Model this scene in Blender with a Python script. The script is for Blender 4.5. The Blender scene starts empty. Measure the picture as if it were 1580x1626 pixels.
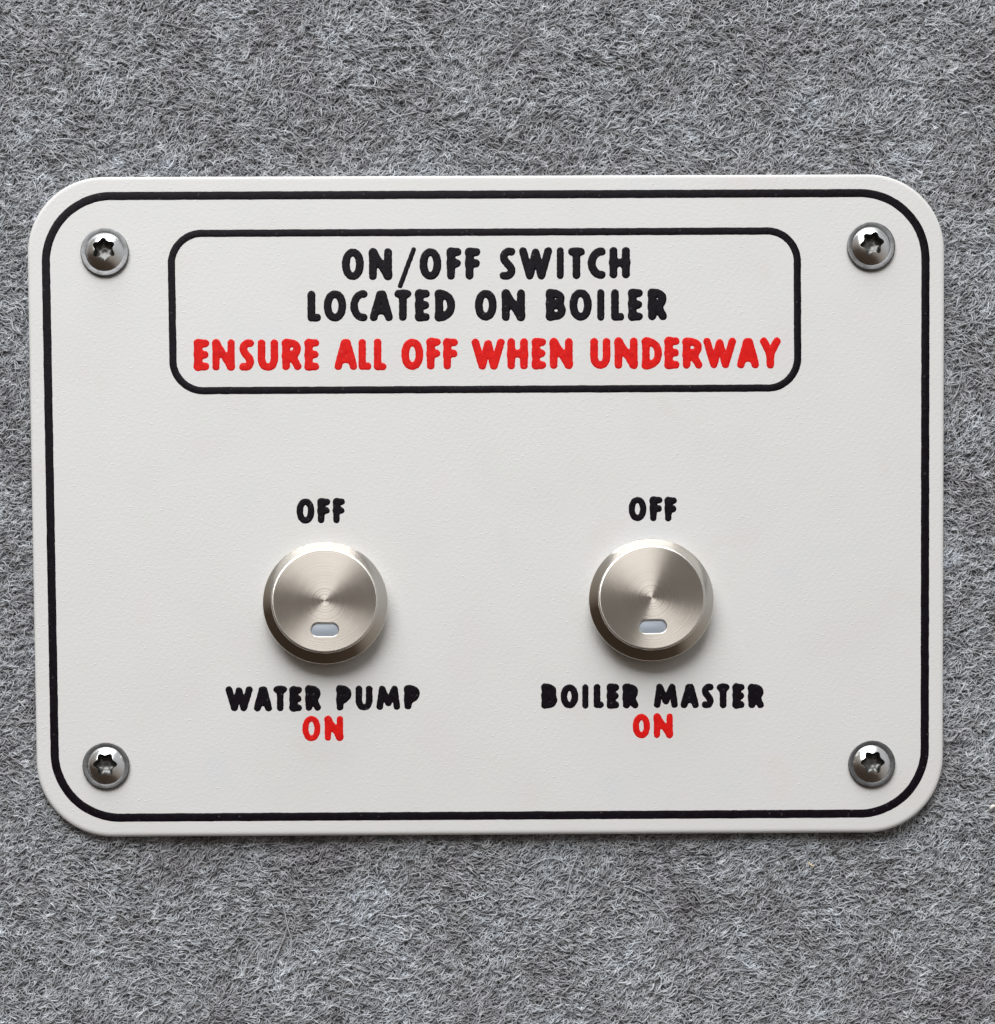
import bpy, bmesh, math, random
import numpy as np

S = 0.0001                      # one photograph pixel on the sign's front face is 0.1 mm
D = 3700.0                      # camera distance from the sign face, same unit
FX, FY = 757.0, 2040.0          # point of the wall straight in front of the camera
CX, CY = 790.0, 813.0

scene = bpy.context.scene
# ------------------------------------------------------------------ camera
cam = bpy.data.cameras.new('camera')
cam.sensor_fit = 'HORIZONTAL'; cam.sensor_width = 36.0
cam.lens = 36.0 * D / 1580.0
cam.shift_x = (CX - FX) / 1580.0
cam.shift_y = (FY - CY) / 1580.0
cam.clip_start = 0.01; cam.clip_end = 50
cam_o = bpy.data.objects.new('camera', cam); scene.collection.objects.link(cam_o)
cam_o.location = ((FX - CX) * S, -D * S, (CY - FY) * S)
cam_o.rotation_euler = (math.radians(90), 0, 0)
scene.camera = cam_o
# ------------------------------------------------------------------ room light (interior close-up: soft window above, warm dim room below)
w = bpy.data.worlds.new('World'); scene.world = w; w.use_nodes = True
nt = w.node_tree; nt.nodes.clear()
out = nt.nodes.new('ShaderNodeOutputWorld'); bg = nt.nodes.new('ShaderNodeBackground')
tc = nt.nodes.new('ShaderNodeTexCoord'); sep = nt.nodes.new('ShaderNodeSeparateXYZ')
mr = nt.nodes.new('ShaderNodeMapRange'); cr = nt.nodes.new('ShaderNodeValToRGB')
nt.links.new(tc.outputs['Generated'], sep.inputs[0]); 
ml = nt.nodes.new('ShaderNodeMath'); ml.operation = 'MULTIPLY_ADD'; ml.inputs[1].default_value = .55
nt.links.new(sep.outputs['X'], ml.inputs[0]); nt.links.new(sep.outputs['Z'], ml.inputs[2]); nt.links.new(ml.outputs[0], mr.inputs['Value'])
mr.inputs['From Min'].default_value = -1; mr.inputs['From Max'].default_value = 1
nt.links.new(mr.outputs[0], cr.inputs[0]); nt.links.new(cr.outputs[0], bg.inputs[0]); nt.links.new(bg.outputs[0], out.inputs[0])
e = cr.color_ramp.elements
e[0].position = 0.0; e[0].color = (0.050, 0.036, 0.026, 1)
e[1].position = 1.0; e[1].color = (0.62, 0.63, 0.65, 1)
x = e.new(0.28); x.color = (0.075, 0.054, 0.040, 1)
x = e.new(0.45); x.color = (0.29, 0.25, 0.22, 1)
x = e.new(0.60); x.color = (0.38, 0.35, 0.32, 1)
bg.inputs[1].default_value = 0.75

def area(name, loc, target, sx, sy, power, col):
    l = bpy.data.lights.new(name, 'AREA'); l.shape = 'RECTANGLE'; l.size = sx; l.size_y = sy
    l.energy = power; l.color = col
    o = bpy.data.objects.new(name, l); scene.collection.objects.link(o)
    from mathutils import Vector
    o.location = loc
    o.rotation_euler = (Vector(target) - Vector(loc)).to_track_quat('-Z', 'Y').to_euler()
    return o
area('window_light', (-0.30, -1.00, 1.70), (0, 0, 0), 1.8, 2.85, 81.5, (0.975, 0.99, 1.0))

scene.view_settings.view_transform = 'Standard'; scene.view_settings.look = 'None'
scene.view_settings.gamma = 1; scene.view_settings.exposure = 0.0
scene.render.engine = 'CYCLES'

rng = np.random.default_rng(7); random.seed(7)
C = scene.collection
# ------------------------------------------------------------------ helpers
def un(px, py, h=0.0):
    """photo pixel + height above the sign face -> wall coordinates (x right, y up, z off the wall), metres"""
    k = (D - h) / D
    X = FX + (px - FX) * k; Y = FY + (py - FY) * k
    return ((X - CX) * S, (CY - Y) * S, h * S)

RX = math.radians(90)
def root(name, label, cat, loc=(0, 0, 0), group=None, rot=0.0):
    o = bpy.data.objects.new(name, None); C.objects.link(o)
    o.empty_display_size = 0.005
    o.location = (loc[0], -loc[2], loc[1]); o.rotation_euler = (RX, -rot, 0)
    o['label'] = label; o['category'] = cat
    if group: o['group'] = group
    return o

def mesh(name, verts, faces, mat, parent=None, smooth=True, label=None):
    me = bpy.data.meshes.new(name); me.from_pydata([tuple(v) for v in verts], [], faces); me.update()
    me.materials.append(mat)
    if smooth:
        me.polygons.foreach_set('use_smooth', [True] * len(me.polygons))
    bm = bmesh.new(); bm.from_mesh(me); bmesh.ops.recalc_face_normals(bm, faces=bm.faces); bm.to_mesh(me); bm.free()
    o = bpy.data.objects.new(name, me); C.objects.link(o)
    if parent: o.parent = parent
    if label: o['label'] = label
    return o

def mat(name):
    m = bpy.data.materials.new(name); m.use_nodes = True
    return m, m.node_tree, m.node_tree.nodes['Principled BSDF']

def N(nt, kind, **kw):
    n = nt.nodes.new(kind)
    for k, v in kw.items():
        if k.startswith('in_'): n.inputs[k[3:].replace('_', ' ')].default_value = v
        else: setattr(n, k, v)
    return n
def coords(nt, sx=1, sy=1, sz=1, rot=0):
    t = N(nt, 'ShaderNodeTexCoord'); mp = N(nt, 'ShaderNodeMapping')
    mp.inputs['Scale'].default_value = (sx, sy, sz); mp.inputs['Rotation'].default_value = (0, 0, rot)
    nt.links.new(t.outputs['Object'], mp.inputs[0]); return mp.outputs[0]
def noise(nt, vec, scale, detail=2, rough=.5):
    n = N(nt, 'ShaderNodeTexNoise'); n.inputs['Scale'].default_value = scale
    n.inputs['Detail'].default_value = detail; n.inputs['Roughness'].default_value = rough
    nt.links.new(vec, n.inputs['Vector']); return n.outputs['Fac']
def ramp(nt, fac, pts):
    r = N(nt, 'ShaderNodeValToRGB'); el = r.color_ramp.elements
    el[0].position = pts[0][0]; el[0].color = (*pts[0][1], 1); el[1].position = pts[-1][0]; el[1].color = (*pts[-1][1], 1)
    for p, c in pts[1:-1]:
        q = el.new(p); q.color = (*c, 1)
    nt.links.new(fac, r.inputs[0]); return r.outputs[0]
def math_(nt, op, a, b=None):
    m = N(nt, 'ShaderNodeMath', operation=op)
    for i, v in enumerate((a, b)):
        if v is None: continue
        if isinstance(v, (int, float)): m.inputs[i].default_value = v
        else: nt.links.new(v, m.inputs[i])
    return m.outputs[0]
def bump(nt, height, dist, strength=1.0, normal=None):
    b = N(nt, 'ShaderNodeBump'); b.inputs['Distance'].default_value = dist; b.inputs['Strength'].default_value = strength
    nt.links.new(height, b.inputs['Height'])
    if normal: nt.links.new(normal, b.inputs['Normal'])
    return b.outputs[0]

# embossed plastic relief shared by plate and print
def relief(nt, k=1.0):
    v = coords(nt, 0.7, 1.0, 1.0, math.radians(-10))
    n1 = noise(nt, v, 1900, 2, .5)                    # orange peel, ~7 px
    n2 = noise(nt, v, 4200, 1, .5)
    v2 = coords(nt, 1, 1, 1)
    vo = N(nt, 'ShaderNodeTexVoronoi'); vo.inputs['Scale'].default_value = 1350; nt.links.new(coords(nt, .55, 1, 1, .3), vo.inputs['Vector'])
    dot = N(nt, 'ShaderNodeMapRange'); dot.inputs['From Min'].default_value = .16; dot.inputs['From Max'].default_value = .02
    nt.links.new(vo.outputs['Distance'], dot.inputs['Value'])
    sel = math_(nt, 'GREATER_THAN', noise(nt, v2, 420, 1), .44)
    d = math_(nt, 'MULTIPLY', dot.outputs[0], sel)
    h = math_(nt, 'ADD', math_(nt, 'MULTIPLY', n1, .75), math_(nt, 'MULTIPLY', n2, .5))
    h = math_(nt, 'ADD', h, math_(nt, 'MULTIPLY', d, 1.5))
    # faint diagonal machining lines
    wv = N(nt, 'ShaderNodeTexWave', wave_type='BANDS'); wv.inputs['Scale'].default_value = 330; wv.inputs['Distortion'].default_value = 1.5
    wv.inputs['Detail'].default_value = 1
    nt.links.new(coords(nt, 1, 1, 1, math.radians(38)), wv.inputs['Vector'])
    h = math_(nt, 'ADD', h, math_(nt, 'MULTIPLY', wv.outputs['Fac'], .09))
    return bump(nt, h, 0.00009 * k, 0.24)

# ------------------------------------------------------------------ materials
m_plate, t, b = mat('white_plastic')
v = coords(t)
c1 = ramp(t, noise(t, v, 60, 3, .55), [(.3, (.725, .700, .692)), (.46, (.722, .720, .702)), (.58, (.742, .727, .719)), (.75, (.700, .712, .718))])
# a few small specks and stains
vs = N(t, 'ShaderNodeTexVoronoi'); vs.inputs['Scale'].default_value = 140; t.links.new(v, vs.inputs['Vector'])
sp = N(t, 'ShaderNodeMapRange'); sp.inputs['From Min'].default_value = .03; sp.inputs['From Max'].default_value = .012
t.links.new(vs.outputs['Distance'], sp.inputs['Value'])
sel = math_(t, 'GREATER_THAN', noise(t, v, 41, 0), .60)
fac = math_(t, 'MULTIPLY', math_(t, 'MULTIPLY', sp.outputs[0], sel), .32)
mx = N(t, 'ShaderNodeMix', data_type='RGBA'); t.links.new(fac, mx.inputs['Factor']); t.links.new(c1, mx.inputs['A']); mx.inputs['B'].default_value = (.35, .27, .25, 1)
st = N(t, 'ShaderNodeMapRange'); st.inputs['From Min'].default_value = .62; st.inputs['From Max'].default_value = .75; st.inputs['To Max'].default_value = .22
t.links.new(noise(t, v, 85, 2, .6), st.inputs['Value'])
mx2 = N(t, 'ShaderNodeMix', data_type='RGBA'); t.links.new(st.outputs[0], mx2.inputs['Factor']); t.links.new(mx.outputs['Result'], mx2.inputs['A']); mx2.inputs['B'].default_value = (.70, .61, .56, 1)
t.links.new(mx2.outputs['Result'], b.inputs['Base Color']); b.inputs['Roughness'].default_value = .42
t.links.new(relief(t), b.inputs['Normal'])

def print_mat(name, ca, cb, rough):
    m, t, b = mat(name)
    v = coords(t)
    vo = N(t, 'ShaderNodeTexVoronoi'); vo.inputs['Scale'].default_value = 1000; t.links.new(v, vo.inputs['Vector'])
    pin = N(t, 'ShaderNodeMapRange'); pin.inputs['From Min'].default_value = .19; pin.inputs['From Max'].default_value = .06; pin.inputs['To Max'].default_value = .12
    t.links.new(vo.outputs['Distance'], pin.inputs['Value'])
    pf = math_(t, 'MULTIPLY', pin.outputs[0], math_(t, 'GREATER_THAN', noise(t, v, 620, 1), .52))
    px_ = N(t, 'ShaderNodeMix', data_type='RGBA'); t.links.new(pf, px_.inputs['Factor'])
    t.links.new(ramp(t, noise(t, v, 900, 3, .6), [(.35, ca), (.65, cb)]), px_.inputs['A']); px_.inputs['B'].default_value = tuple(min(1, q + .42) for q in cb) + (1,)
    t.links.new(px_.outputs['Result'], b.inputs['Base Color'])
    b.inputs['Roughness'].default_value = rough; b.inputs['Specular IOR Level'].default_value = .06
    t.links.new(relief(t, .9), b.inputs['Normal'])
    return m
m_black = print_mat('black_ink', (.0045, .0025, .0045), (.008, .006, .010), .30)
m_red = print_mat('red_ink', (.66, .008, .008), (.80, .014, .010), .32)

def metal(name, col, rough, aniso=0.0):
    m, t, b = mat(name)
    b.inputs['Base Color'].default_value = (*col, 1); b.inputs['Metallic'].default_value = 1
    b.inputs['Roughness'].default_value = rough
    if aniso:
        b.inputs['Anisotropic'].default_value = aniso
        tg = N(t, 'ShaderNodeTangent', direction_type='RADIAL', axis='Z'); t.links.new(tg.outputs[0], b.inputs['Tangent'])
    return m, t, b
m_face, t, b = metal('spun_aluminium', (.80, .755, .70), .26, .91)
# concentric turning marks: roughness and tone by radius
tcn = N(t, 'ShaderNodeTexCoord'); ln = N(t, 'ShaderNodeVectorMath', operation='LENGTH'); t.links.new(tcn.outputs['Object'], ln.inputs[0])
b.inputs['Anisotropic Rotation'].default_value = .25
cv = N(t, 'ShaderNodeCombineXYZ'); t.links.new(ln.outputs['Value'], cv.inputs[0])
gp = N(t, 'ShaderNodeNewGeometry')
rn = math_(t, 'ADD', math_(t, 'MULTIPLY', noise(t, cv.outputs[0], 7000, 4, .8), .75), math_(t, 'MULTIPLY', noise(t, gp.outputs['Position'], 110, 3, .6), .25))
rr = N(t, 'ShaderNodeMapRange'); rr.inputs['From Min'].default_value = .3; rr.inputs['From Max'].default_value = .7; rr.inputs['To Min'].default_value = .20; rr.inputs['To Max'].default_value = .29
t.links.new(rn, rr.inputs['Value']); t.links.new(rr.outputs[0], b.inputs['Roughness'])
t.links.new(ramp(t, rn, [(.32, (.35, .318, .28)), (.68, (.51, .47, .42))]), b.inputs['Base Color'])
wr = N(t, 'ShaderNodeMath', operation='SINE'); wm = math_(t, 'MULTIPLY', ln.outputs['Value'], 2 * math.pi / 0.00042)
t.links.new(wm, wr.inputs[0])
t.links.new(bump(t, math_(t, 'ADD', math_(t, 'MULTIPLY', wr.outputs[0], .3), rn), 0.000004, .22), b.inputs['Normal'])
m_skirt, t, b = metal('turned_aluminium', (.74, .70, .635), .13, 0)
m_rim, _, _ = metal('polished_rim', (.74, .71, .66), .26)
m_chrome, t, b = metal('chrome', (.88, .89, .89), .19)
vv = N(t, 'ShaderNodeNewGeometry').outputs['Position']; t.links.new(bump(t, noise(t, vv, 1100, 4, .7), 0.00004, .45), b.inputs['Normal'])
m_zinc, t, b = metal('dull_zinc', (.34, .34, .35), .36)
vv = coords(t); t.links.new(ramp(t, noise(t, vv, 700, 3, .6), [(.3, (.10, .099, .10)), (.7, (.18, .18, .184))]), b.inputs['Base Color'])
m_recess, t, b = metal('recess_shade_steel', (.14, .14, .135), .30); b.inputs['Metallic'].default_value = .8  # shade inside the drive recess put into the colour, darker than the head
m_window, t, b = mat('frosted_indicator')
b.inputs['Base Color'].default_value = (.37, .41, .47, 1); b.inputs['Roughness'].default_value = .38
t.links.new(bump(t, noise(t, coords(t), 2500, 2), 0.00002, .4), b.inputs['Normal'])

# ------------------------------------------------------------------ sign: outlines
def rounded_quad(cor, R, n=22, offs=0.0):
    """cor: TL, TR, BR, BL in photo pixels. Returns closed outline (list of px points), offset inwards by offs"""
    cor = [np.array(c, float) for c in cor]
    pts = []
    for i in range(4):
        p, a, c = cor[i], cor[i - 1], cor[(i + 1) % 4]
        da = (a - p) / np.linalg.norm(a - p); dc = (c - p) / np.linalg.norm(c - p)
        half = math.acos(np.clip(np.dot(da, dc), -1, 1)) / 2
        bis = (da + dc) / np.linalg.norm(da + dc)
        ctr = p + bis * (R / math.sin(half))
        s = p + da * (R / math.tan(half)); f = p + dc * (R / math.tan(half))
        a0 = math.atan2(*(s - ctr)[::-1]); a1 = math.atan2(*(f - ctr)[::-1])
        d = (a1 - a0 + math.pi) % (2 * math.pi) - math.pi
        for k in range(n + 1):
            an = a0 + d * k / n
            pts.append(ctr + (R - offs) * np.array([math.cos(an), math.sin(an)]))
        if i < 4:                                   # subdivide the straight run so that it can waver
            q, a2, c2 = cor[(i + 1) % 4], p, cor[(i + 2) % 4]
            da2 = (a2 - q) / np.linalg.norm(a2 - q); dc2 = (c2 - q) / np.linalg.norm(c2 - q)
            half2 = math.acos(np.clip(np.dot(da2, dc2), -1, 1)) / 2
            ctr2 = q + (da2 + dc2) / np.linalg.norm(da2 + dc2) * (R / math.sin(half2))
            s2 = q + da2 * (R / math.tan(half2)); dirn = (s2 - ctr2) / np.linalg.norm(s2 - ctr2)
            e2 = ctr2 + dirn * (R - offs); s0 = pts[-1]
            m = max(2, int(np.linalg.norm(e2 - s0) / 6))
            for k in range(1, m): pts.append(s0 + (e2 - s0) * k / m)
    return np.array(pts)

THICK = 16.0
sign = root('control_sign', 'white plastic control sign with rounded corners and black border, screwed to grey felt', 'sign', (0, 0, 0))
PC = [(41, 280), (1500.3, 275), (1497.5, 1320.5), (59.7, 1328.5)]
prof = [(8.0, -THICK - 6), (4.0, -THICK + 3), (0.3, -5.0), (0.0, -3.8), (0.5, -2.4), (1.5, -1.2), (3.0, -.45), (4.8, -0.1), (6.4, 0.0), (9.0, 0.0)]
verts = []; faces = []; n = None
for off, h in prof:
    o_ = rounded_quad(PC, 121, 24, off); n = len(o_)
    # outline is laid on the sign's own plane (depth given by h)
    verts += [((p[0] - CX) * S, (CY - p[1]) * S, h * S) for p in o_]
L_ = len(prof)
for r in range(L_ - 1):
    for i in range(n):
        j = (i + 1) % n
        faces.append((r * n + i, r * n + j, (r + 1) * n + j, (r + 1) * n + i))
faces.append(tuple(range((L_ - 1) * n, L_ * n)))
faces.append(tuple(reversed(range(0, n))))
mesh('plate', verts, faces, m_plate, sign)

def wob(x, seed, f=0.09):
    return (math.sin(x * f + seed) + math.sin(x * f * 2.7 + seed * 2.1) * .6 + math.sin(x * f * 6.1 + seed * 3.3) * .45)

def border(name, cor, R, width, label):
    base = rounded_quad(cor, R, 30)
    n = len(base); nxt = np.roll(base, -1, 0); prv = np.roll(base, 1, 0)
    tan = nxt - prv; tan /= np.linalg.norm(tan, axis=1)[:, None]; nor = np.stack([-tan[:, 1], tan[:, 0]], 1)
    sl = np.concatenate([[0], np.cumsum(np.linalg.norm(nxt - base, axis=1))[:-1]])
    verts = []; K = 7
    cs = [(-1, -.05), (-.95, .15), (-.75, .32), (0, .38), (.75, .32), (.95, .15), (1, -.05)]
    for i in range(n):
        wl = width / 2 + .10 * wob(sl[i], 1.3) + rng.normal(0, .10); wr = width / 2 + .10 * wob(sl[i], 4.1) + rng.normal(0, .10)
        for u, h in cs:
            p = base[i] + nor[i] * (u * (wl if u < 0 else wr))
            verts.append(((p[0] - CX) * S, (CY - p[1]) * S, h * S))
    faces = []
    for i in range(n):
        j = (i + 1) % n
        for k in range(K - 1): faces.append((i * K + k, i * K + k + 1, j * K + k + 1, j * K + k))
    mesh(name, verts, faces, m_black, sign, label=label)
border('outer_border', [(71, 311.7), (1469.8, 306.2), (1468.2, 1291.3), (88.7, 1299)], 104, 13.4, 'black line border following the sign edge')
border('notice_border', [(271.5, 370.8), (1265.8, 366.6), (1266.8, 616), (275.5, 620.6)], 48, 11.9, 'black rounded line box around the notice text')

# ------------------------------------------------------------------ lettering (strokes -> distance field -> raised mesh)
def crv(pts, n=7):
    pts = [np.array(p, float) for p in pts]; P = [2 * pts[0] - pts[1]] + pts + [2 * pts[-1] - pts[-2]]
    o = []
    for i in range(1, len(P) - 2):
        for k in range(n):
            u = k / n; a, b_, c, d = P[i - 1], P[i], P[i + 1], P[i + 2]
            o.append(.5 * ((2 * b_) + (-a + c) * u + (2 * a - 5 * b_ + 4 * c - d) * u * u + (-a + 3 * b_ - 3 * c + d) * u ** 3))
    o.append(pts[-1]); return o
def ell(): return [(.5 + .5 * math.copysign(abs(math.cos(a)) ** .92, math.cos(a)), .5 + .5 * math.copysign(abs(math.sin(a)) ** .95, math.sin(a))) for a in np.linspace(0, 2 * math.pi, 29)]
G = {
 'O': [ell()],
 'N': [[(0, 0), (0, 1)], [(.04, .04), (.96, .96)], [(1, 0), (1, 1)]],
 'F': [[(0, 0), (0, 1)], [(0, 0), (1, 0)], [(0, .48), (.92, .48)]],
 'E': [[(0, 0), (0, 1)], [(0, 0), (1, 0)], [(0, .49), (.90, .49)], [(0, 1), (1, 1)]],
 'S': [crv([(.96, .0), (.55, .0), (.12, .12), (.08, .30), (.42, .48), (.80, .62), (.98, .80), (.72, .97), (.35, 1.0), (.02, 1.0)])],
 'W': [[(0, 0), (.27, 1), (.50, .06), (.73, 1), (1, 0)]],
 'I': [[(.5, 0), (.5, 1)]],
 'T': [[(0, 0), (1, 0)], [(.5, 0), (.5, 1)]],
 'C': [crv([(1, .0), (.72, .01), (.32, .13), (.03, .38), (.03, .64), (.32, .88), (.72, .99), (1, 1)])],
 'H': [[(0, 0), (0, 1)], [(1, 0), (1, 1)], [(0, .5), (1, .5)]],
 'L': [[(0, 0), (0, 1), (1, 1)]],
 'A': [[(0, 1), (.42, 0), (.58, 0), (1, 1)], [(.26, .70), (.74, .70)]],
 'D': [[(0, 0), (0, 1)], crv([(0, 0), (.40, .02), (.85, .20), (1, .5), (.85, .80), (.40, .98), (0, 1)])],
 'B': [[(0, 0), (0, 1)], crv([(0, 0), (.5, .01), (.86, .12), (.86, .32), (.5, .46), (0, .47)]), crv([(.4, .47), (.88, .57), (1, .78), (.72, .96), (0, 1)])],
 'R': [[(0, 0), (0, 1)], crv([(0, 0), (.55, .01), (.92, .15), (.88, .38), (.5, .53), (0, .55)]), [(.48, .52), (1, 1)]],
 'P': [[(0, 0), (0, 1)], crv([(0, 0), (.6, .01), (1, .18), (.92, .42), (.5, .58), (0, .60)])],
 'U': [crv([(0, 0), (0, .35), (0, .68), (.16, .92), (.5, 1), (.84, .92), (1, .68), (1, .35), (1, 0)])],
 'M': [[(0, 1), (.14, 0), (.5, .80), (.86, 0), (1, 1)]],
 'Y': [[(0, 0), (.5, .52), (1, 0)], [(.5, .5), (.5, 1)]],
}
def seg_dist(PX, PY, a, b_):
    dx, dy = b_[0] - a[0], b_[1] - a[1]; L2 = dx * dx + dy * dy + 1e-9
    u = np.clip(((PX - a[0]) * dx + (PY - a[1]) * dy) / L2, 0, 1)
    return np.hypot(PX - a[0] - u * dx, PY - a[1] - u * dy)
def lettering(label, items, y0, y1, tk, material, slash=None):
    """items: (char, x0, x1); y0 = (top, bottom) at the line's left end, y1 at its right end"""
    xa = items[0][1]; xb = items[-1][2]
    g = 0.8
    gx = np.arange(xa - 6, xb + 6, g); top = min(y0[0], y1[0]) - 6; bot = max(y0[1], y1[1]) + (22 if slash else 6)
    gy = np.arange(top, bot, g)
    F = np.full((len(gy), len(gx)), 50.0)
    def put(strokes, th, sx0, sx1):
        i0 = max(0, int((sx0 - 8 - gx[0]) / g)); i1 = min(len(gx), int((sx1 + 8 - gx[0]) / g) + 1)
        PX, PY = np.meshgrid(gx[i0:i1], gy)
        ds = []
        for s in strokes:
            d = np.full(PX.shape, 99.0)
            for a, b_ in zip(s[:-1], s[1:]): d = np.minimum(d, seg_dist(PX, PY, a, b_))
            ds.append(d - th / 2)
        k = 1.5
        ds = np.array(ds); mn = ds.min(0)
        f = mn - k * np.log(np.exp(-(ds - mn) / k).sum(0)) if len(ds) > 1 else mn
        f = np.where(mn > 6, mn, f)
        F[:, i0:i1] = np.minimum(F[:, i0:i1], f)
    for ch, x0, x1 in items:
        u = ((x0 + x1) / 2 - xa) / (xb - xa)
        t_ = y0[0] + (y1[0] - y0[0]) * u + rng.normal(0, .35); b0 = y0[1] + (y1[1] - y0[1]) * u + rng.normal(0, .35)
        th = min(tk * (1 + rng.normal(0, .02)), x1 - x0) if ch == 'I' else tk * (1 + rng.normal(0, .02))
        st = [[(x0 + th / 2 + p[0] * max(0, x1 - x0 - th), t_ + th / 2 + p[1] * (b0 - t_ - th)) for p in s] for s in G[ch]]
        put(st, th, x0, x1)
    if slash: put([[slash[0], slash[1]]], slash[2], slash[1][0], slash[0][0])
    # ragged ink edge
    PX, PY = np.meshgrid(gx, gy)
    sd = rng.random(8) * 6.28
    wv = (np.sin(PX * .55 + sd[0] + 1.3 * np.sin(PY * .31 + sd[1])) + np.sin(PY * .62 + sd[2] + 1.2 * np.sin(PX * .37 + sd[3])) + np.sin((PX + PY) * .93 + sd[4]) * .7)
    F = F + .12 * wv
    H = np.clip(-F / 2.6, 0, 1); H = 1 - (1 - H) ** 2
    HH = -.04 + .50 * H
    verts = []; vid = {}
    def gv(i, j):
        k = (i, j)
        if k not in vid:
            vid[k] = len(verts); verts.append(((gx[j] - CX) * S, (CY - gy[i]) * S, HH[i, j] * S))
        return vid[k]
    def ev(i, j, i2, j2):
        k = (i, j, i2, j2) if (i, j) < (i2, j2) else (i2, j2, i, j)
        if k not in vid:
            a, b_ = F[k[0], k[1]], F[k[2], k[3]]; u = a / (a - b_)
            x_ = gx[k[1]] + (gx[k[3]] - gx[k[1]]) * u; y_ = gy[k[0]] + (gy[k[2]] - gy[k[0]]) * u
            vid[k] = len(verts); verts.append(((x_ - CX) * S, (CY - y_) * S, -.04 * S))
        return vid[k]
    faces = []
    ins = F < 0
    cnt = ins[:-1, :-1].astype(int) + ins[1:, :-1] + ins[:-1, 1:] + ins[1:, 1:]
    for i, j in zip(*np.nonzero(cnt)):
        cs = [(i, j), (i + 1, j), (i + 1, j + 1), (i, j + 1)]
        if cnt[i, j] == 4: faces.append(tuple(gv(*c) for c in cs)); continue
        poly = []
        for k in range(4):
            a, c = cs[k], cs[(k + 1) % 4]
            if ins[a]: poly.append(gv(*a))
            if ins[a] != ins[c]: poly.append(ev(*a, *c))
        if len(poly) > 2: faces.append(tuple(poly))
    me = bpy.data.meshes.new('lettering'); me.from_pydata(verts, [], faces); me.update()
    me.materials.append(material); me.polygons.foreach_set('use_smooth', [True] * len(me.polygons))
    o = bpy.data.objects.new('lettering', me); C.objects.link(o); o.parent = sign; o['label'] = label

def its(s, xs): return [(c, a, b_) for c, (a, b_) in zip(s, xs)]
lettering('black text reading ON/OFF SWITCH', its('ONOFFSWITCH', [(542.7,578),(585.7,622.7),(666,701),(709.5,733),(739,763),(793,819),(824,877),(884,895.4),(901.7,929),(933,962),(967.6,1000.4)]),
          (394.2, 445), (392.4, 443), 13.0, m_black, slash=((656.8, 396.5), (635.5, 454), 8.0))
lettering('black text reading LOCATED ON BOILER', its('LOCATEDONBOILER', [(488,510),(513.8,550),(556,584),(587,624),(626,653.5),(659.4,682.7),(690.8,723),(753.8,789),(796.6,834),(867,898.5),(904,940),(948,960),(970,991.6),(997.7,1021),(1028.8,1059.4)]),
          (460.6, 510.8), (459, 508.8), 13.1, m_black)
lettering('red text reading ENSURE ALL OFF WHEN UNDERWAY', its('ENSUREALLOFFWHENUNDERWAY', [(308,332.5),(337,373),(379.5,404),(409,442),(448,479),(484,507),(530.8,567.5),(569,590),(593.5,614),(637,672.5),(677.6,700),(704,727.5),(748.5,801.6),(805.4,838.4),(844.7,867.5),(872.8,909.7),(937,969.5),(975.6,1012.8),(1019.5,1051.4),(1055.4,1079.3),(1084,1115.7),(1116.5,1169),(1170,1205.6),(1206.4,1240)]),
          (538.7, 589), (535.3, 584.8), 12.7, m_red)
lettering('black OFF above the left knob', its('OFF', [(470.7,499.5),(504.5,524.6),(529,547.8)]), (791.8, 831.3), (791.2, 830.7), 10.7, m_black)
lettering('black OFF above the right knob', its('OFF', [(998,1026.6),(1032,1052),(1055.7,1074.9)]), (788.7, 828.2), (788.4, 827.8), 10.7, m_black)
lettering('black text reading WATER PUMP', its('WATERPUMP', [(357.8,401.5),(403,432.3),(434,456),(460,479.7),(485,510),(534.3,558),(564.4,591.8),(597.5,635.7),(642,666.5)]), (1090, 1130.4), (1088, 1127), 11.3, m_black)
lettering('red ON below WATER PUMP', its('ON', [(480,509),(515.4,545)]), (1137, 1177), (1136.3, 1176.2), 10.2, m_red)
lettering('black text reading BOILER MASTER', its('BOILERMASTER', [(860,885),(890,918.5),(924.3,934.6),(942.5,959),(964,983.5),(989,1014),(1038,1076.7),(1080.5,1110),(1114,1133.7),(1138,1158.5),(1163.5,1182.5),(1188,1213.4)]), (1085.9, 1125.2), (1085.7, 1125), 11.3, m_black)
lettering('red ON below BOILER MASTER', its('ON', [(1004.6,1032.4),(1038,1068.6)]), (1133.4, 1172.8), (1133, 1172.3), 10.2, m_red)

# ------------------------------------------------------------------ lathe
def lathe(name, prof, mt, parent, n=128, cap_top=False, z_off=0):
    verts = []; faces = []
    for r, h in prof:
        for i in range(n):
            a = 2 * math.pi * i / n; verts.append((r * S * math.cos(a), r * S * math.sin(a), h * S))
    for k in range(len(prof) - 1):
        for i in range(n):
            j = (i + 1) % n; faces.append((k * n + i, k * n + j, (k + 1) * n + j, (k + 1) * n + i))
    if cap_top: faces.append(tuple((len(prof) - 1) * n + i for i in range(n)))
    return mesh(name, verts, faces, mt, parent)

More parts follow.
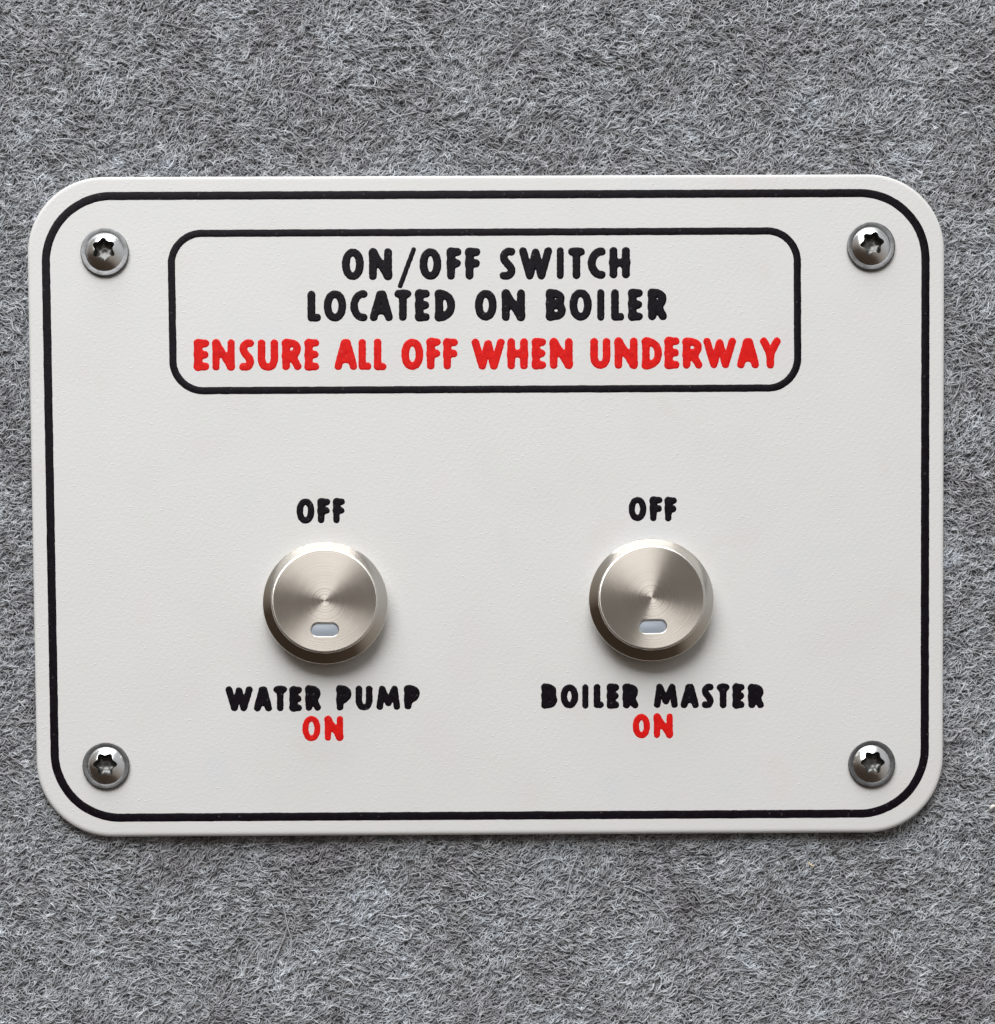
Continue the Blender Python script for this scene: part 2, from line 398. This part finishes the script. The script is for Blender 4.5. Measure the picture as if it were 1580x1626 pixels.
# ------------------------------------------------------------------ knobs
def make_knob(rimc, facec, label, ang):
    H1, H2 = 25.0, 37.5                             # outer rim height, face height
    c = un(rimc[0], rimc[1], H1); k1 = (D - H1) / D; k2 = (D - H2) / D
    kn = root('rotary_knob', label, 'knob', (c[0], c[1], 0.0), 'pair of metal rotary knobs on the sign', rot=0)
    r1, r2 = 99.3 * k1, 84.8 * k2
    kn.scale = (1, .98, 1)
    lathe('skirt', [(r1 - 9, -.5), (r1 - 8, 1), (r1 - .8, H1 - 1.6), (r1, H1 - .7), (r1 - .1, H1), (r1 - .9, H1 + .7), (r2 + .9, H2 - 2.9), (r2 + .3, H2 - 2.2)], m_skirt, kn)
    lathe('rim', [(r2 + .3, H2 - 2.3), (r2 + .1, H2 - 1.2), (r2 - .6, H2 - .5), (r2 - 1.6, H2 - .15), (r2 - 2.6, H2 - .02), (r2 - 3.0, H2)], m_rim, kn)
    # face disc with a slot for the indicator
    rf = r2 - 2.9; n = 160
    sw, sh, sy = 21.5 * k2, 10.4 * k2, -47.0 * k2   # slot half width, half height, centre
    def slot(gr=0.0, m=18):
        R = sh + gr; L = sw - sh; o = []
        for s_ in (1, -1):
            for k in range(m + 1):
                a = -math.pi / 2 + math.pi * k / m
                o.append((s_ * (L + R * math.cos(a)), sy + s_ * R * math.sin(a)))
        return o
    ca, sa = math.cos(ang), math.sin(ang)
    rotp = lambda p: (p[0] * ca - p[1] * sa, p[0] * sa + p[1] * ca)
    bm = bmesh.new()
    outer = [bm.verts.new((rf * S * math.cos(2 * math.pi * i / n), rf * S * math.sin(2 * math.pi * i / n), (H2 - .03) * S)) for i in range(n)]
    inn = [bm.verts.new((*[q * S for q in rotp(p)], (H2 - .03) * S)) for p in slot(1.5)]
    ed = [bm.edges.new((L[i], L[(i + 1) % len(L)])) for L in (outer, inn) for i in range(len(L))]
    bmesh.ops.triangle_fill(bm, edges=ed, use_beauty=True)
    for f in bm.faces:
        f.normal_update()
        if f.normal.z < 0: f.normal_flip()
    me = bpy.data.meshes.new('face'); bm.to_mesh(me); bm.free(); me.materials.append(m_face)
    fo = bpy.data.objects.new('face', me); C.objects.link(fo); fo.parent = kn
    rings = [(1.55, -.02), (1.0, -.25), (.4, -.9), (0, -1.5), (-.1, -4.5)]
    verts = []; faces = []
    for g_, h in rings:
        s_ = slot(g_); m = len(s_); verts += [(*[q * S for q in rotp(p)], (H2 + h) * S) for p in s_]
    for k in range(len(rings) - 1):
        for i in range(m):
            j = (i + 1) % m; faces.append((k * m + i, k * m + j, (k + 1) * m + j, (k + 1) * m + i))
    mesh('slot_edge', verts, faces, m_rim, fo)
    s_ = slot(-.05); s2 = slot(-2.0)
    verts = [(*[q * S for q in rotp(p)], (H2 - 3.0) * S) for p in s_] + [(*[q * S for q in rotp(p)], (H2 - 2.2) * S) for p in s2]
    faces = [(i, (i + 1) % m, m + (i + 1) % m, m + i) for i in range(m)] + [tuple(m + i for i in range(m))]
    mesh('indicator_window', verts, faces, m_window, kn, label='pale blue indicator window')
    return kn
make_knob((516.4, 957.2), None, 'brushed metal knob between OFF and WATER PUMP, the left one of the two', 0.0)
make_knob((1034.2, 952.3), None, 'brushed metal knob between OFF and BOILER MASTER, the right one of the two', 0.03)

# ------------------------------------------------------------------ screws
def make_screw(c, label, rot, k=1.0):
    p = un(c[0], c[1], 3)
    sc = root('panel_screw', label, 'screw', (p[0], p[1], 0.0), 'star-drive screws in the sign corners')
    lathe('flange', [(37.4 * k, -.4), (38.2 * k, 1.2), (38.2 * k, 4.3), (37.7 * k, 4.8), (36.8 * k, 4.85), (33.5 * k, 4.75), (31.5 * k, 4.6), (30.2 * k, 4.4)], m_zinc, sc, 96)
    n = 120
    def lobe(a): return 14.2 + 4.6 * (0.5 + 0.5 * math.cos(6 * (a - rot))) ** 1.25
    dome = []                                         # spherical cap rising from r=30.6,h=4 to h=19
    R0 = 30.8 * k
    Rs = R0 / math.sin(math.radians(49))
    def hz(r): return 4.0 + math.sqrt(Rs * Rs - r * r) - Rs * math.cos(math.radians(49))
    rings = []
    for r in [1.0, .985, .96, .92, .87, .81, .74, .68]:
        rings.append(lambda a, r=r: (R0 * r, hz(min(R0 * r, R0 * .9999))))
    rings.append(lambda a: ((lobe(a) + 1.1), hz(lobe(a) + 1.1)))
    rings.append(lambda a: ((lobe(a) + .35), hz(lobe(a)) - .25))
    verts = [];
    for f in rings:
        for i in range(n):
            a = 2 * math.pi * i / n; r, h = f(a); verts.append((r * S * math.cos(a), r * S * math.sin(a), h * S))
    faces = [(q * n + i, q * n + (i + 1) % n, (q + 1) * n + (i + 1) % n, (q + 1) * n + i) for q in range(len(rings) - 1) for i in range(n)]
    mesh('head', verts, faces, m_chrome, sc)
    rc = [lambda a: (lobe(a) + .36, hz(lobe(a)) - .25), lambda a: (lobe(a) - .1, hz(lobe(a)) - 1.2), lambda a: (lobe(a) * .93, hz(lobe(a)) - 5), lambda a: (lobe(a) * .86, 4.4),
          lambda a: (lobe(a) * .80, 1.6), lambda a: (6.5, 1.5), lambda a: (4.0, 1.2), lambda a: (2.2, .6)]
    verts = []
    for f in rc:
        for i in range(n):
            a = 2 * math.pi * i / n; r, h = f(a); verts.append((r * S * math.cos(a), r * S * math.sin(a), h * S))
    faces = [(q * n + i, q * n + (i + 1) % n, (q + 1) * n + (i + 1) % n, (q + 1) * n + i) for q in range(len(rc) - 1) for i in range(n)]
    faces.append(tuple((len(rc) - 1) * n + i for i in range(n)))
    mesh('drive_recess', verts, faces, m_recess, sc)
    return sc
make_screw((166.2, 400.6), 'shiny star-drive screw left of the notice box in the upper left corner', math.radians(92))
make_screw((1383.2, 391.2), 'shiny star-drive screw right of the notice box in the upper right corner', math.radians(70))
make_screw((168.4, 1216.2), 'shiny star-drive screw in the lower left corner, on the WATER PUMP side', math.radians(60), .975)
make_screw((1384.2, 1213.2), 'shiny star-drive screw in the lower right corner, on the BOILER MASTER side', math.radians(61), .975)

# ------------------------------------------------------------------ felt-lined wall
m_felt, t, b = mat('felt_backing')
v = coords(t)
t.links.new(ramp(t, noise(t, v, 900, 4, .7), [(.3, (.15, .15, .155)), (.5, (.27, .27, .28)), (.7, (.40, .40, .41))]), b.inputs['Base Color'])
b.inputs['Roughness'].default_value = .95
t.links.new(bump(t, noise(t, v, 1300, 4, .7), .0008, 1.0), b.inputs['Normal'])
ZB = -THICK - 4
X0, X1, Y0, Y1 = -330, 1910, -330, 1960
def lowf(px, py):
    return (np.sin(px * .0131 + 1.2 * np.sin(py * .0093)) + np.sin(py * .0157 + 1.1 * np.sin(px * .0117 + 2)) + np.sin((px - py) * .0211 + 1.7) * .6 + np.sin((px * .6 + py) * .031 + .4) * .5)
# backing sheet: a gently uneven grid, plus a flat surround
gxs = np.linspace(-6000, 7600, 3); 
wv_, wf = [], []
nx, ny = 90, 90
for j in range(ny + 1):
    for i in range(nx + 1):
        a = (i / nx * 2 - 1); c_ = (j / ny * 2 - 1)
        px = CX + 7000 * (abs(a) ** 2.2) * math.copysign(1, a); py = CY + 7000 * (abs(c_) ** 2.2) * math.copysign(1, c_)
        wv_.append(((px - CX) * S, 0, (CY - py) * S)); 
        wv_[-1] = (wv_[-1][0], -(ZB - 3 + 1.6 * float(lowf(px, py))) * S, wv_[-1][2])
for j in range(ny):
    for i in range(nx):
        q = j * (nx + 1) + i; wf.append((q, q + nx + 1, q + nx + 2, q + 1))
wall = mesh('wall', wv_, wf, m_felt); wall['kind'] = 'structure'; wall['label'] = 'grey felt-lined wall behind the sign'

m_fib, t, b = mat('felt_fibre')
ci = N(t, 'ShaderNodeHairInfo')
col = ramp(t, ci.outputs['Random'], [(0, (.34, .345, .36)), (.2, (.41, .418, .435)), (.5, (.455, .465, .487)), (.8, (.50, .52, .55)), (.96, (.57, .60, .64)), (1.0, (.70, .72, .75))])
vv = coords(t)
big = ramp(t, noise(t, vv, 85, 3, .6), [(.32, (.80, .765, .77)), (.5, (.98, .975, .965)), (.68, (1.12, 1.15, 1.17))])
sm = ramp(t, noise(t, coords(t, 1, 1, 1.4), 480, 4, .65), [(.30, (.46, .46, .475)), (.46, (.90, .90, .90)), (.68, (1.36, 1.36, 1.36))])
m0 = N(t, 'ShaderNodeMix', data_type='RGBA', blend_type='MULTIPLY'); m0.inputs['Factor'].default_value = 1
t.links.new(big, m0.inputs['A']); t.links.new(sm, m0.inputs['B']); big = m0.outputs['Result']
mm = N(t, 'ShaderNodeMix', data_type='RGBA', blend_type='MULTIPLY'); mm.inputs['Factor'].default_value = 1
t.links.new(col, mm.inputs['A']); t.links.new(big, mm.inputs['B'])
t.links.new(mm.outputs['Result'], b.inputs['Base Color']); b.inputs['Roughness'].default_value = .6
b.inputs['Specular IOR Level'].default_value = .2

NF = 640000
px = rng.uniform(X0, X1, NF); py = rng.uniform(Y0, Y1, NF)
keep = ~((px > 95) & (px < 1455) & (py > 330) & (py < 1275))
px, py = px[keep], py[keep]; NF = len(px)
NP = 6
clump = np.sin(px * .021 + 2 * np.sin(py * .017)) * .35 + np.sin(py * .027 + 1.5 * np.sin(px * .019)) * .35
th = math.radians(-22) + clump + rng.normal(0, .60, NF)
length = rng.gamma(5, 2.7, NF).clip(6, 32)
stray = rng.random(NF) < .0005
length = np.where(stray, rng.uniform(55, 130, NF), length)
curl = rng.normal(0, .20, NF)
dcurl = rng.normal(0, .20, NF)
pos = np.zeros((NF, NP, 3)); x_, y_ = px.copy(), py.copy()
hb = ZB - 3 + 1.6 * lowf(px, py) + rng.uniform(0, 4, NF) + 1.8 * np.sin(px * .16 + 2 * np.sin(py * .11)) * np.sin(py * .19 + 2 * np.sin(px * .083)); ha = rng.gamma(2.2, .5, NF).clip(.2, 4.5) + stray * 3.0
for k in range(NP):
    u = k / (NP - 1)
    z_ = hb + ha * np.sin(math.pi * u) ** .8 - (1 if k in (0, NP - 1) else 0)
    pos[:, k, 0] = (x_ - CX) * S; pos[:, k, 2] = (CY - y_) * S; pos[:, k, 1] = -z_ * S
    st_ = length / (NP - 1); x_ = x_ + np.cos(th) * st_; y_ = y_ + np.sin(th) * st_
    th = th + curl + dcurl * k * .5 + rng.normal(0, .16, NF)
hc = bpy.data.hair_curves.new('felt_pile'); hc.add_curves([NP] * NF)
hc.attributes['position'].data.foreach_set('vector', pos.reshape(-1).astype(np.float32)) if 'position' in hc.attributes else None
rad = (rng.uniform(.55, 1.2, NF)[:, None] * np.array([.5, .95, 1, 1, .9, .4])[None, :]) * S
ra = hc.attributes.get('radius') or hc.attributes.new('radius', 'FLOAT', 'POINT')
ra.data.foreach_set('value', rad.reshape(-1).astype(np.float32))
hc.materials.append(m_fib)
ho = bpy.data.objects.new('felt_pile', hc); C.objects.link(ho)
ho['kind'] = 'stuff'; ho['label'] = 'matted grey felt fibres covering the wall around the sign'; ho['category'] = 'felt'

# ------------------------------------------------------------------ two bits of lint caught in the felt
def lint(pts, r, col, label):
    m, t, b = mat('lint'); b.inputs['Base Color'].default_value = (*col, 1); b.inputs['Roughness'].default_value = .7
    verts = []; faces = []; P = crv(pts, 4); K = 6
    for i, p in enumerate(P):
        q = P[min(i + 1, len(P) - 1)]; q0 = P[max(i - 1, 0)]; d = math.atan2(q[1] - q0[1], q[0] - q0[0])
        rr = r * (0.35 + .65 * math.sin(math.pi * (i + .5) / len(P)))
        for k in range(K):
            a = 2 * math.pi * k / K
            X, Y, h = p[0] - math.sin(d) * rr * math.cos(a), p[1] + math.cos(d) * rr * math.cos(a), -9 + rr * math.sin(a)
            w_ = un(X, Y, h); verts.append((w_[0], -w_[2], w_[1]))
    for i in range(len(P) - 1):
        for k in range(K): faces.append((i * K + k, i * K + (k + 1) % K, (i + 1) * K + (k + 1) % K, (i + 1) * K + k))
    faces += [tuple(range(K)), tuple((len(P) - 1) * K + k for k in range(K))]
    o = mesh('lint_fleck', verts, faces, m); o['label'] = label; o['category'] = 'lint'; o['group'] = 'lint caught in the felt'
lint([(1284, 1369), (1288, 1374), (1293, 1376)], 1.8, (.72, .58, .36), 'tiny straw-coloured fleck in the felt just below the sign')
lint([(1573, 1286), (1576, 1281), (1582, 1280)], 3.2, (.80, .78, .72), 'white fleck of lint in the felt right of the sign at the picture edge')
